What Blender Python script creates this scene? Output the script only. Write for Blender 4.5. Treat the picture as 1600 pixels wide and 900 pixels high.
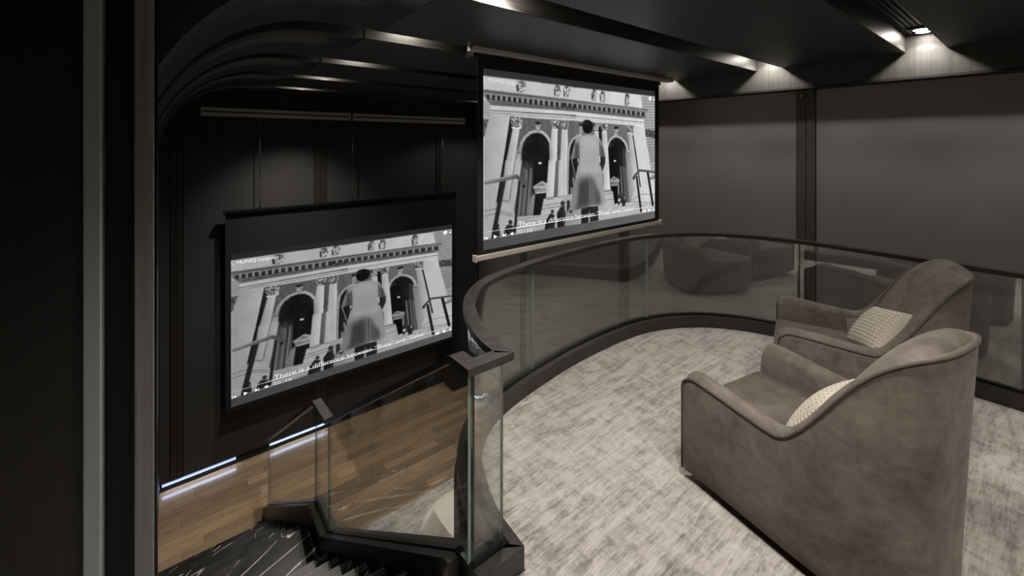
import bpy, bmesh, math, random
import numpy as np
from mathutils import Vector, Matrix

for o in list(bpy.data.objects): bpy.data.objects.remove(o)
S = bpy.context.scene
COL = S.collection
R = math.radians

# ------------------------------------------------------------------ camera, world, exposure
cam_d = bpy.data.cameras.new('camera'); cam = bpy.data.objects.new('camera', cam_d); COL.objects.link(cam)
cam.location = (0, 0, 1.65); cam.rotation_euler = (R(90), 0, R(-38.5))
cam_d.sensor_width = 36; cam_d.lens = 667 / 1600 * 36; cam_d.shift_y = -225 / 1600
cam_d.clip_start = .02
S.camera = cam
wd = bpy.data.worlds.new('world'); S.world = wd; wd.use_nodes = True
wd.node_tree.nodes['Background'].inputs[0].default_value = (.02, .021, .023, 1)
wd.node_tree.nodes['Background'].inputs[1].default_value = 1
S.view_settings.view_transform = 'Standard'; S.view_settings.look = 'None'
S.view_settings.exposure = 0; S.view_settings.gamma = 1; S.view_settings.use_curve_mapping = False
SPOT_MEZZ, SPOT_WALL, SPOT_VOID = 92, 9, 245      # watts of the recessed lamps, used by their builder below

# ------------------------------------------------------------------ main measures (mezzanine floor is z = 0)
CZ = 2.3285          # underside of the ceiling beams
SZ = 2.46            # ceiling of the slots between them
FZ = -2.53           # lower floor
XW, YB, XL = 4.30, 6.63, -.12
XR_ = XW + .18
RAILZ = .85

# ------------------------------------------------------------------ material helpers
def mat(name, base=(.5, .5, .5), rough=.5, metal=0, sheen=0, spec=.5, emis=None, es=1):
    m = bpy.data.materials.new(name); m.use_nodes = True
    b = m.node_tree.nodes['Principled BSDF']
    b.inputs['Base Color'].default_value = (*base, 1); b.inputs['Roughness'].default_value = rough
    b.inputs['Metallic'].default_value = metal; b.inputs['Specular IOR Level'].default_value = spec
    if sheen: b.inputs['Sheen Weight'].default_value = sheen; b.inputs['Sheen Roughness'].default_value = .4
    if emis: b.inputs['Emission Color'].default_value = (*emis, 1); b.inputs['Emission Strength'].default_value = es
    return m
def nd(m, typ, **kw):
    n = m.node_tree.nodes.new(typ)
    for k, v in kw.items():
        if k.startswith('i_'): n.inputs[k[2:].replace('_', ' ')].default_value = v
        else: setattr(n, k, v)
    return n
def ln(m, a, b): m.node_tree.links.new(a, b)
def bsdf(m): return m.node_tree.nodes['Principled BSDF']
def noise(m, scale=(1, 1, 1), s=5, detail=4, rough=.55, dist=0, src='Object'):
    tc = nd(m, 'ShaderNodeTexCoord'); mp = nd(m, 'ShaderNodeMapping'); mp.inputs['Scale'].default_value = scale
    ln(m, tc.outputs[src], mp.inputs[0])
    n = nd(m, 'ShaderNodeTexNoise'); n.inputs['Scale'].default_value = s; n.inputs['Detail'].default_value = detail
    n.inputs['Roughness'].default_value = rough; n.inputs['Distortion'].default_value = dist
    ln(m, mp.outputs[0], n.inputs['Vector']); return n.outputs['Fac']
def ramp(m, fac, stops):
    r = nd(m, 'ShaderNodeValToRGB'); e = r.color_ramp.elements
    while len(e) < len(stops): e.new(.5)
    for k, (p, c) in enumerate(stops): e[k].position = p; e[k].color = (*c, 1) if len(c) == 3 else c
    ln(m, fac, r.inputs[0]); return r.outputs[0]
def mixc(m, fac, a, b, mode='MIX'):
    x = nd(m, 'ShaderNodeMix', data_type='RGBA', blend_type=mode)
    if isinstance(fac, (int, float)): x.inputs[0].default_value = fac
    else: ln(m, fac, x.inputs[0])
    for v, i in ((a, 6), (b, 7)):
        if isinstance(v, tuple): x.inputs[i].default_value = (*v, 1)
        else: ln(m, v, x.inputs[i])
    return x.outputs[2]
def math_(m, op, a, b=0.):
    x = nd(m, 'ShaderNodeMath', operation=op)
    for v, i in ((a, 0), (b, 1)):
        if isinstance(v, (int, float)): x.inputs[i].default_value = v
        else: ln(m, v, x.inputs[i])
    return x.outputs[0]
def bump(m, h, strength=.3, dist=.01):
    b = nd(m, 'ShaderNodeBump'); b.inputs['Strength'].default_value = strength; b.inputs['Distance'].default_value = dist
    ln(m, h, b.inputs['Height']); ln(m, b.outputs[0], bsdf(m).inputs['Normal'])
def setc(m, out): ln(m, out, bsdf(m).inputs['Base Color'])

def wood_dark(name, c1, c2, scale, rough=.42, spec=.5):
    m = mat(name, rough=rough, spec=spec)
    n = noise(m, scale, 14, 6, .6, .3); setc(m, ramp(m, n, [(.3, c1), (.7, c2)])); bump(m, n, .12, .004)
    return m
M = {}
M['beam'] = wood_dark('dark_stained_beam_veneer', (.012, .013, .014), (.028, .029, .030), (.12, 4, 4), .44)
M['veneer'] = wood_dark('grey_brown_wall_veneer', (.028, .0265, .024), (.056, .053, .048), (5, 5, .12), .5)
M['veneer_slot'] = wood_dark('slot_lining_veneer', (.024, .023, .021), (.05, .047, .043), (.12, 5, 5), .45)
M['jamb'] = wood_dark('dark_jamb_veneer', (.15, .146, .14), (.24, .235, .225), (5, 5, .1), .45)
M['door'] = wood_dark('near_black_door_veneer', (.004, .0035, .003), (.011, .009, .007), (5, 5, .1), .5)
M['rail'] = wood_dark('charcoal_rail_wood', (.022, .0205, .0185), (.05, .047, .043), (1.5, 1.5, 6), .38)
M['curb'] = wood_dark('black_curb_wood', (.021, .0195, .0175), (.043, .040, .036), (1.5, 1.5, 6), .4)
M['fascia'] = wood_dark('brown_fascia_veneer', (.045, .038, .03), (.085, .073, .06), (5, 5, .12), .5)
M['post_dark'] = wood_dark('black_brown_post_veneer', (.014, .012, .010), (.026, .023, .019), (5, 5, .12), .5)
M['paint'] = mat('pale_grey_paint', (.55, .54, .51), .5)
M['black'] = mat('matt_black', (.006, .006, .006), .6)
M['blackmetal'] = mat('black_metal', (.012, .012, .012), .3, .6)
M['alu'] = mat('brushed_aluminium', (.55, .53, .49), .38, .9)
M['champagne'] = mat('champagne_paint', (.62, .57, .49), .45, .1)
M['steel'] = mat('grey_steel_trim', (.34, .37, .375), .5, .2)
M['cable'] = mat('steel_cable', (.35, .35, .34), .3, 1)
M['screenblack'] = mat('black_screen_fabric', (.008, .008, .0085), .8)
M['plaster'] = mat('dark_plaster', (.012, .012, .012), .8)
M['lens'] = mat('lamp_lens', (.9, .9, .9), .3, emis=(1, .93, .82), es=105)
M['led'] = mat('led_diffuser', (.7, .75, .8), .4, emis=(.26, .36, .75), es=1.05)
# woven fabric of the wall panels
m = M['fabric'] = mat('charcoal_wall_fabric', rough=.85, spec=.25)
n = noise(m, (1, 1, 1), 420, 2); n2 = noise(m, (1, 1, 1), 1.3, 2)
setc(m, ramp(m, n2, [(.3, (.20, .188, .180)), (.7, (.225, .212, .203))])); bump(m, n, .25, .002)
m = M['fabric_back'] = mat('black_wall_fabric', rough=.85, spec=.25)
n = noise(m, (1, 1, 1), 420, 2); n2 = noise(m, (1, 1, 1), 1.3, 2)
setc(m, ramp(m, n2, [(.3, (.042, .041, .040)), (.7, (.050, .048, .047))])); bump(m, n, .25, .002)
# glass: mirror layer whose weight follows the angle like a real dielectric
def glass_mat(name, tint, f0):
    m = bpy.data.materials.new(name); m.use_nodes = True; nt = m.node_tree; nt.nodes.clear()
    out = nd(m, 'ShaderNodeOutputMaterial'); mx = nd(m, 'ShaderNodeMixShader')
    tr = nd(m, 'ShaderNodeBsdfTransparent'); tr.inputs[0].default_value = (*tint, 1)
    gl = nd(m, 'ShaderNodeBsdfGlossy'); gl.inputs[0].default_value = (.95, .96, .95, 1); gl.inputs['Roughness'].default_value = 0
    lw = nd(m, 'ShaderNodeLayerWeight'); lw.inputs[0].default_value = .5
    p = math_(m, 'POWER', lw.outputs['Facing'], 5.); f = math_(m, 'MULTIPLY', p, 1 - f0); f = math_(m, 'ADD', f, f0)
    ln(m, f, mx.inputs[0]); ln(m, tr.outputs[0], mx.inputs[1]); ln(m, gl.outputs[0], mx.inputs[2]); ln(m, mx.outputs[0], out.inputs[0])
    return m
M['glass'] = glass_mat('clear_glass', (.97, .98, .97), .125)
M['glassedge'] = mat('green_glass_edge', (.22, .29, .25), .12)
# carpet: streaky distressed taupe pile
def carpet_mat(name):
    m = mat(name, rough=.95, sheen=.35, spec=.1)
    a = noise(m, (1.5, 9.0, 1), 3.0, 5, .62, .5)
    b = noise(m, (5.5, 2.4, 1), 3.0, 5, .62, .4)
    c = noise(m, (2.4, 22, 1), 4.2, 4, .7, .6)
    d = noise(m, (.6, 1.5, 1), 55, 4, .75)
    e = noise(m, (1, 1, 1), 1.1, 2)
    v = math_(m, 'ADD', math_(m, 'MULTIPLY', a, .28), math_(m, 'MULTIPLY', b, .22))
    v = math_(m, 'ADD', v, math_(m, 'MULTIPLY', c, .22)); v = math_(m, 'ADD', v, math_(m, 'MULTIPLY', d, .16)); v = math_(m, 'ADD', v, math_(m, 'MULTIPLY', e, .12))
    col = ramp(m, v, [(.40, (.19, .169, .148)), (.45, (.285, .258, .229)), (.483, (.39, .358, .322)), (.53, (.50, .465, .424)), (.60, (.60, .563, .517))])
    setc(m, col)
    p = noise(m, (1, 1, 1), 230, 3, .8)
    h = math_(m, 'ADD', math_(m, 'MULTIPLY', p, .5), math_(m, 'MULTIPLY', v, .9)); bump(m, h, .6, .012)
    return m
M['carpet'] = carpet_mat('distressed_taupe_carpet')
M['rug'] = carpet_mat('distressed_grey_rug')
# oak planks, one tone per plank
m = M['oak'] = mat('oiled_oak_plank', rough=.24)
oi = nd(m, 'ShaderNodeObjectInfo'); g = noise(m, (.7, 9, 9), 6, 6, .62, 1.2)
base = ramp(m, g, [(.25, (.185, .122, .070)), (.5, (.29, .20, .122)), (.75, (.38, .272, .172))])
tone = ramp(m, oi.outputs['Random'], [(0, (.62, .60, .58)), (.5, (.9, .9, .9)), (1, (1.12, 1.10, 1.06))])
setc(m, mixc(m, 1., base, tone, 'MULTIPLY')); bump(m, g, .06, .002)
# black marble with white veins
m = M['marble'] = mat('black_marble', rough=.26)
def veins(m, rot, sc, s_, wd_):
    tc = nd(m, 'ShaderNodeTexCoord'); r0 = nd(m, 'ShaderNodeMapping'); r0.inputs['Rotation'].default_value = (0, 0, R(rot)); ln(m, tc.outputs['Object'], r0.inputs[0])
    mp = nd(m, 'ShaderNodeMapping'); mp.inputs['Scale'].default_value = sc; ln(m, r0.outputs[0], mp.inputs[0])
    nz = nd(m, 'ShaderNodeTexNoise'); nz.inputs['Scale'].default_value = s_; nz.inputs['Detail'].default_value = 1.5; nz.inputs['Roughness'].default_value = .3; ln(m, mp.outputs[0], nz.inputs['Vector'])
    d = math_(m, 'ABSOLUTE', math_(m, 'SUBTRACT', nz.outputs['Fac'], .5)); return ramp(m, d, [(0, (1, 1, 1)), (wd_ * .5, (.7, .7, .7)), (wd_, (0, 0, 0))])
v1 = veins(m, -28, (.35, 1.6, 1.6), 2.2, .006); v2 = veins(m, -52, (.5, 1.5, 1.5), 2.0, .0035)
brk = ramp(m, noise(m, (1, 1, 1), 1.7, 2), [(.40, (0, 0, 0)), (.55, (1, 1, 1))])
vfac = mixc(m, 1., mixc(m, 1., v1, v2, 'ADD'), brk, 'MULTIPLY')
cl = ramp(m, noise(m, (1, 1, 1), 5, 6, .7), [(.35, (.006, .006, .0058)), (.75, (.030, .028, .026))])
setc(m, mixc(m, vfac, cl, (.62, .58, .52)))
# velvet upholstery
def velvet(name, c1, c2, c3):
    m = mat(name, rough=.8, sheen=.18, spec=.2)
    a = noise(m, (1, 1, 1), 4.5, 6, .62, .4); b = noise(m, (1, 1, 1.5), 16, 6, .68, .3)
    v = math_(m, 'ADD', math_(m, 'MULTIPLY', a, .62), math_(m, 'MULTIPLY', b, .38))
    setc(m, ramp(m, v, [(.34, c1), (.5, c2), (.66, c3)])); bump(m, noise(m, (1, 1, 1), 300, 2), .12, .002)
    bsdf(m).inputs['Sheen Tint'].default_value = (.62, .56, .5, 1)
    return m
M['velvet'] = velvet('taupe_velvet', (.074, .062, .053), (.128, .109, .093), (.19, .165, .143))
M['velvet_seat'] = velvet('velvet_pile_shade', (.062, .052, .044), (.10, .085, .072), (.15, .13, .112))  # seat copy of the velvet; darkness seen along its pile put into the colour
M['piping'] = velvet('dark_piping_velvet', (.05, .042, .035), (.075, .064, .054), (.10, .087, .074))
M['knit'] = mat('cream_knit_wool', (.44, .395, .33), .9, sheen=.3, spec=.1)
M['cream'] = mat('cream_boucle', (.66, .61, .53), .95, sheen=.3, spec=.1); bump(M['cream'], noise(M['cream'], (1, 1, 1), 90, 3), .4, .008)
M['greycushion'] = mat('greige_velvet_cushion', (.40, .36, .31), .85, sheen=.4, spec=.1)
# ------------------------------------------------------------------ object helpers
def tag(o, label=None, cat=None, group=None, kind=None):
    if label: o['label'] = label
    if cat: o['category'] = cat
    if group: o['group'] = group
    if kind: o['kind'] = kind
    return o
def empty(name, loc=(0, 0, 0), rz=0):
    o = bpy.data.objects.new(name, None); COL.objects.link(o); o.location = loc; o.rotation_euler = (0, 0, rz); o.empty_display_size = .1
    return o
def link(name, me, material, parent=None, smooth=False):
    o = bpy.data.objects.new(name, me); COL.objects.link(o)
    if material and not me.materials:
        for k in (material if isinstance(material, (list, tuple)) else [material]): me.materials.append(M[k])
    if parent: o.parent = parent
    if smooth: me.polygons.foreach_set('use_smooth', [True] * len(me.polygons))
    return o
def mesh(name, v, f, material, parent=None, smooth=False, mi=None):
    me = bpy.data.meshes.new(name); me.from_pydata([tuple(p) for p in v], [], f); 
    bm = bmesh.new(); bm.from_mesh(me); bmesh.ops.recalc_face_normals(bm, faces=bm.faces); bm.to_mesh(me); bm.free()
    if mi: me.polygons.foreach_set('material_index', mi)
    me.update(); o = link(name, me, material, parent, bool(smooth))
    if smooth == 'angle': me.set_sharp_from_angle(angle=R(32))
    return o
def box_data(x0, x1, y0, y1, z0, z1, bev=0, seg=2):
    bm = bmesh.new(); bmesh.ops.create_cube(bm, size=1)
    for v in bm.verts: v.co = Vector(((x0 + x1) / 2 + v.co.x * (x1 - x0), (y0 + y1) / 2 + v.co.y * (y1 - y0), (z0 + z1) / 2 + v.co.z * (z1 - z0)))
    if bev: bmesh.ops.bevel(bm, geom=bm.edges[:], offset=bev, segments=seg, profile=.6, affect='EDGES')
    me = bpy.data.meshes.new('box'); bm.to_mesh(me); bm.free(); return me
def box(name, x0, x1, y0, y1, z0, z1, material, parent=None, bev=0, seg=2, smooth=False):
    me = box_data(x0, x1, y0, y1, z0, z1, bev, seg); me.name = name; return link(name, me, material, parent, smooth)
def sweep(name, path, w, z0, z1, material, parent=None, off=0, edge=None, smooth=False):
    """rectangular section swept along a path, mitred in plan; z0, z1 are offsets from the path height"""
    P = [Vector(p) for p in path]; n = len(P); V = []
    for i in range(n):
        d0 = (P[i] - P[i - 1]) if i else (P[1] - P[0]); d1 = (P[i + 1] - P[i]) if i < n - 1 else (P[-1] - P[-2])
        a = Vector((d0.x, d0.y)).normalized(); b = Vector((d1.x, d1.y)).normalized()
        na = Vector((-a.y, a.x)); nb = Vector((-b.y, b.x)); mtr = (na + nb); mtr = mtr / max(.3, mtr.dot(na))
        for s, z in ((off - w / 2, z0), (off + w / 2, z0), (off + w / 2, z1), (off - w / 2, z1)):
            V.append((P[i].x + mtr.x * s, P[i].y + mtr.y * s, P[i].z + z))
    F, mi = [], []
    for i in range(n - 1):
        for k in range(4):
            F.append((4 * i + k, 4 * i + (k + 1) % 4, 4 * i + 4 + (k + 1) % 4, 4 * i + 4 + k)); mi.append(1 if (edge and k in (0, 2)) else 0)
    F += [(3, 2, 1, 0), tuple(4 * n - 4 + k for k in range(4))]; mi += [1 if edge else 0] * 2
    return mesh(name, V, F, [material, edge] if edge else material, parent, 'angle', mi if edge else None)
def tube(name, path, r, material, parent=None, seg=8, smooth=True):
    P = [Vector(p) for p in path]; n = len(P); V, F = [], []
    up = Vector((0, 0, 1)); t0 = (P[1] - P[0]).normalized()
    ref = t0.cross(up); ref = ref.normalized() if ref.length > .01 else Vector((1, 0, 0))
    for i in range(n):
        t = ((P[min(i + 1, n - 1)] - P[max(i - 1, 0)])).normalized()
        ref = (ref - t * ref.dot(t)).normalized(); b = t.cross(ref)
        for k in range(seg):
            a = 2 * math.pi * k / seg; V.append(P[i] + (ref * math.cos(a) + b * math.sin(a)) * r)
    for i in range(n - 1):
        for k in range(seg): F.append((i * seg + k, i * seg + (k + 1) % seg, (i + 1) * seg + (k + 1) % seg, (i + 1) * seg + k))
    F += [tuple(range(seg))[::-1], tuple((n - 1) * seg + k for k in range(seg))]
    return mesh(name, V, F, material, parent, smooth)
def copy_tree(o, parent=None):
    c = o.copy(); COL.objects.link(c); c.parent = parent
    for ch in list(o.children): copy_tree(ch, c)
    return c
def spline(pts, per=6):
    P = [Vector(p) for p in pts]; out = []
    for i in range(len(P) - 1):
        a, b, c, d = P[max(i - 1, 0)], P[i], P[i + 1], P[min(i + 2, len(P) - 1)]
        for k in range(per):
            t = k / per; out.append(.5 * ((2 * b) + (c - a) * t + (2 * a - 5 * b + 4 * c - d) * t * t + (3 * b - a - 3 * c + d) * t ** 3))
    out.append(P[-1]); return out
def struct(o): o['kind'] = 'structure'; return o

# ------------------------------------------------------------------ the plan of the balustrade round the mezzanine
PLAN = spline([(1.0, 1.31), (1.015, 1.45), (1.07, 1.62), (1.165, 1.81), (1.30, 1.965), (1.45, 2.065), (1.66, 2.135), (1.96, 2.195), (2.36, 2.245), (2.80, 2.26),
               (3.20, 2.225), (3.52, 2.11), (3.78, 1.92), (3.97, 1.66), (4.075, 1.36), (4.115, 1.05), (4.12, .70), (4.12, .1), (4.12, -.6), (4.12, -1.4), (4.12, -2.2)], 9)
PLAN = [(p.x, p.y) if len(p) > 1 else p for p in [Vector((q[0], q[1], 0)) for q in PLAN]]

# ------------------------------------------------------------------ room shell
fl = struct(mesh('floor', [(XL - .2, -2.3, FZ), (XR_ + .2, -2.3, FZ), (XR_ + .2, YB + .2, FZ), (XL - .2, YB + .2, FZ), (XL - .2, -2.3, FZ - .1), (XR_ + .2, -2.3, FZ - .1), (XR_ + .2, YB + .2, FZ - .1), (XL - .2, YB + .2, FZ - .1)],
                      [(0, 1, 2, 3), (7, 6, 5, 4), (0, 4, 5, 1), (1, 5, 6, 2), (2, 6, 7, 3), (3, 7, 4, 0)], 'black'))
random.seed(4)
PW = .118
lens_ = [.75, .95, 1.15, 1.35]
pm = {L: box_data(0, L - .0025, 0, PW - .002, 0, .012, .0012, 1) for L in lens_}
for L in lens_: pm[L].name = 'plank'; pm[L].materials.append(M['oak'])
y = 2.55
while y < YB - .04:
    x = -.25 - random.random() * .7
    while x < XR_:
        L = random.choice(lens_)
        if x + L > -.1 and not (y < 4.0 and x > 2.9):
            x0 = max(x, -.118)
            me = pm[L]
            o = link('plank', me, None, fl); o.location = (x, y, FZ + random.random() * .0006)
        x += L
    y += PW
# walls
XR = XW + .18      # the panels stand back behind the veneer band
wr = struct(box('wall_right', XR, XR + .2, -2.3, YB + .2, FZ, SZ, 'black'))
def panel_wall(parent, horizontal, lo, hi, posts, face, z_top=2.135, z_bot=FZ + .1):
    """fabric panels between veneer posts; horizontal True: wall along X at Y = face"""
    edges = [lo] + [v for p in posts for v in p] + [hi]
    for k in range(0, len(edges), 2):
        a, b = edges[k] + .006, edges[k + 1] - .006
        if b - a < .02: continue
        for (za, zb) in ((z_bot, z_top - .012),):
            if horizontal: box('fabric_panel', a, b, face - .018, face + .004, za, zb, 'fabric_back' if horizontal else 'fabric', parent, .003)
            else: box('fabric_panel', face - .018, face + .004, a, b, za, zb, 'fabric_back' if horizontal else 'fabric', parent, .003)
    for a, b in posts:
        mid = (a + b) / 2
        for p, q in ((a, mid - .002), (mid + .002, b)):
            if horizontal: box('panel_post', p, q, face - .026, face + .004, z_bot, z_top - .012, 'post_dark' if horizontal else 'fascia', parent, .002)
            else: box('panel_post', face - .026, face + .004, p, q, z_bot, z_top - .012, 'post_dark' if horizontal else 'fascia', parent, .002)
panel_wall(wr, False, -2.3, YB - .02, [(-.70, -.56), (1.288, 1.428), (3.27, 3.41), (5.25, 5.39)], XR, 2.3)
box('shadow_trim', XW - .022, XR, -2.3, YB - .02, 2.13, 2.148, 'black', wr)
yy = -2.3
for y1 in (-1.3, -.25, .82, 1.6, 2.65, 3.7, 4.75, 5.8, YB - .02):
    box('veneer_band', XW - .02, XR, yy, y1 - .002, 2.148, SZ, 'veneer', wr); yy = y1
box('door_sensor', XR - .034, XR - .026, 1.392, 1.402, 2.07, 2.095, 'alu', wr)
wb = struct(box('wall_back', XL - .2, XR, YB, YB + .2, FZ, SZ, 'black'))
panel_wall(wb, True, XL - .1, XR - .02, [(-.02, .1), (1.609, 1.777), (3.57, 3.70)], YB)
box('upper_trim', XL - .1, XW - .02, YB - .02, YB + .004, 2.125, SZ, 'veneer', wb)
box('toe_recess', XL - .1, XR, YB - .008, YB + .004, FZ + .012, FZ + .1, 'black', wb)
bb = struct(box('baseboard_back', XL - .1, XR, YB - .03, YB - .009, FZ + .012, FZ + .055, 'black'))
wl = struct(box('wall_left', XL - .33, XL - .13, 1.62, YB + .2, FZ, SZ, 'black'))
wre = struct(box('wall_rear', -2.2, XR + .2, -2.5, -2.3, FZ, SZ, 'plaster'))
wn = struct(box('wall_near', -2.2, -2.0, -2.3, 1.6, FZ, SZ, 'plaster'))
wu = struct(box('wall_under', -2.2, XL - .2, 1.6, 1.75, FZ, 0, 'plaster'))
# left door jamb that the view brushes past
wj = struct(box('wall_jamb', -2.0, -.200, 1.56, 1.70, 0 - .35, SZ, 'black'))
box('recess_board', -.200, -.0816, 1.615, 1.64, -.163, CZ - .02, 'black', wj)
box('door_leaf', -1.2, -.180, 1.545, 1.56, .01, 2.2, 'door', wj)
t1 = struct(box('trim_1', -.1785, -.1450, 1.53, 1.615, -.35, CZ, 'steel', None, .003))
t2 = struct(box('trim_2', -.0815, -.040, 1.55, 1.66, -.163, CZ, 'jamb', None, .003))
box('edge_strip', -.0395, -.0335, 1.565, 1.66, -.163, CZ, 'blackmetal', t2)

# mezzanine slab
outer = [(-2.0, -2.3), (4.16, -2.3)] + [p for p in reversed(PLAN)] + [(.85, 1.31), (.85, 1.455), (XL - .13, 1.455), (XL - .13, 1.6), (-2.0, 1.6)]
def prism(name, poly, z0, z1, material, parent=None, inset_mat=None):
    bm = bmesh.new(); vs = [bm.verts.new((p[0], p[1], z1)) for p in poly]; f = bm.faces.new(vs)
    r = bmesh.ops.extrude_face_region(bm, geom=[f]); 
    for v in r['geom']:
        if isinstance(v, bmesh.types.BMVert): v.co.z = z0
    bmesh.ops.recalc_face_normals(bm, faces=bm.faces)
    me = bpy.data.meshes.new(name); bm.to_mesh(me); bm.free(); return link(name, me, material, parent)
mz = struct(prism('mezzanine_slab', outer, -.36, 0, 'plaster'))
mz_path = [(.85, 1.31, 0), (1.0, 1.31, 0)] + [(p[0], p[1], 0) for p in PLAN[1:]]
sweep('fascia', mz_path[1:], .05, -.37, -.002, 'fascia', mz, off=.05)

# wall-to-wall carpet of the mezzanine
inn = []
for i, p in enumerate(PLAN):
    a = Vector(PLAN[max(i - 1, 0)]); b = Vector(PLAN[min(i + 1, len(PLAN) - 1)]); d = (b - a).normalized()
    inn.append((p[0] + d.y * .061, p[1] - d.x * .061))
cpoly = [(-1.98, -2.28), (4.04, -2.28)] + list(reversed(inn))[1:] + [(1.061, 1.249), (.788, 1.249), (.788, 1.44), (-.03, 1.44), (-.03, 1.5), (-1.98, 1.5)]
carpet = prism('carpet', cpoly, .0, .016, 'carpet')
tag(carpet, 'taupe distressed wall to wall carpet covering the mezzanine under the armchairs', 'carpet')

# ------------------------------------------------------------------ ceiling: slab, beams with curved ends
ce = struct(box('ceiling', -2.2, XR + .2, -2.5, YB + .2, SZ, SZ + .15, 'plaster'))
RAD = .8
def arc_plank(y0, y1, x1):
    prof_in = [(x1, CZ), (XL + RAD, CZ)]; prof_out = [(x1, SZ), (XL + RAD, SZ)]
    for k in range(1, 25):
        a = R(90) * k / 24; cx_, cz_ = XL + RAD, CZ - RAD
        prof_in.append((cx_ - RAD * math.sin(a), cz_ + RAD * math.cos(a)))
        prof_out.append((cx_ - (RAD + .13) * math.sin(a), cz_ + (RAD + .1315) * math.cos(a)))
    prof_in.append((XL, FZ + .1)); prof_out.append((XL - .13, FZ + .1))
    n = len(prof_in); V = []
    for yv in (y0, y1):
        V += [(a, yv, b) for a, b in prof_in] + [(a, yv, b) for a, b in prof_out]
    F = []
    for i in range(n - 1):
        F += [(i, i + 1, 2 * n + i + 1, 2 * n + i), (n + i, n + i + 1, 3 * n + i + 1, 3 * n + i), (i, i + 1, n + i + 1, n + i), (2 * n + i, 2 * n + i + 1, 3 * n + i + 1, 3 * n + i)]
    F += [(0, n, 3 * n, 2 * n), (n - 1, 2 * n - 1, 4 * n - 1, 3 * n - 1)]
    return V, F
BP = 1.035
for k in range(-3, 6):
    y0, y1 = .667 + BP * k, min(1.481 + BP * k, YB - .022)
    box('beam_panel', .9675, XW - .021, y0, y1, CZ, SZ, 'beam', ce, .0015, 1)
    box('slot_lining', .9675, XW - .021, y0 - .004, y0, CZ + .0025, SZ, 'veneer_slot', ce)
    if k >= 1:
        V, F = arc_plank(y0, y1, .9645)
        o = mesh('curved_beam_panel', V, F, 'beam', ce)
        for p in o.data.polygons: p.use_smooth = abs(p.normal.y) < .5
    else:
        box('beam_panel', -2.0, .9645, y0, y1, CZ, SZ, 'beam', ce, .0015, 1)

# ------------------------------------------------------------------ recessed twin spotlights in the slots
def make_lamp():
    r = empty('twin_spotlight')
    # frame tray
    V = []; 
    for (hx, hy, z) in ((.118, .068, 0), (.118, .068, -.012), (.108, .058, -.012), (.108, .058, -.002)):
        V += [(-hx, -hy, z), (hx, -hy, z), (hx, hy, z), (-hx, hy, z)]
    F = [(4 * a + k, 4 * a + (k + 1) % 4, 4 * a + 4 + (k + 1) % 4, 4 * a + 4 + k) for a in range(3) for k in range(4)] + [(12, 13, 14, 15)]
    mesh('frame', V, F, 'blackmetal', r)
    for s in (-1, 1):
        V = []; seg = 20
        for (rr, z) in ((.042, -.003), (.044, -.014), (.040, -.014)):
            V += [(s * .05 + rr * math.cos(2 * math.pi * j / seg), rr * math.sin(2 * math.pi * j / seg), z) for j in range(seg)]
        F = [(a * seg + j, a * seg + (j + 1) % seg, (a + 1) * seg + (j + 1) % seg, (a + 1) * seg + j) for a in range(2) for j in range(seg)]
        b = mesh('bezel', V, F, 'alu', r, True)
        V = [(s * .05, 0, -.0185)] + [(s * .05 + .0395 * math.cos(2 * math.pi * j / seg), .0395 * math.sin(2 * math.pi * j / seg), -.0125) for j in range(seg)]
        mesh('lens', V, [(0, 1 + j, 1 + (j + 1) % seg) for j in range(seg)], 'lens', r, True)
    return r
lamp0 = make_lamp(); first = True
def spot(loc, watts, size, blend, tilt=(0, 0)):
    L = bpy.data.lights.new('spotlight_glow', 'SPOT'); L.energy = watts; L.spot_size = R(size); L.spot_blend = blend
    L.color = (1, .95, .88); L.shadow_soft_size = .018
    o = bpy.data.objects.new('spotlight_glow', L); COL.objects.link(o); o.location = loc; o.rotation_euler = (R(tilt[0]), R(tilt[1]), 0)
for k in range(-2, 6):
    ys = .667 + BP * k - .11
    for x in (1.27, 4.14):
        o = lamp0 if first else copy_tree(lamp0); first = False
        o.location = (x, ys, SZ)
        if k == 0 and x > 4: tag(o, 'lit twin spotlight in black frame recessed in the ceiling slot above the armchairs', 'spotlight')
        else: tag(o, 'twin spotlight recessed out of sight in a ceiling slot', 'spotlight', 'spotlights hidden in the ceiling slots')
        if x > 4:
            for dx in (-.05, .05): spot((x + dx, ys, SZ - .03), SPOT_WALL, 125, .35)
        else: spot((x, ys, SZ - .03), SPOT_MEZZ if k < 2 else SPOT_VOID * (.4 if k == 2 else 1), 128 if k < 2 else (38 if k == 2 else 64 if k < 4 else 98), .7 if k < 2 else 1)
# linear air grille in the slot by the lit lamp
gr = empty('air_grille', (3.25, .557, SZ)); tag(gr, 'black linear air grille in the ceiling slot beside the lit spotlight', 'air vent')
box('tray', -.65, .65, -.06, .06, -.004, 0, 'black', gr)
for s in (-.056, -.028, 0, .028, .056): box('slat', -.65, .65, s - .004, s + .004, -.014, -.004, 'blackmetal', gr)

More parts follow.
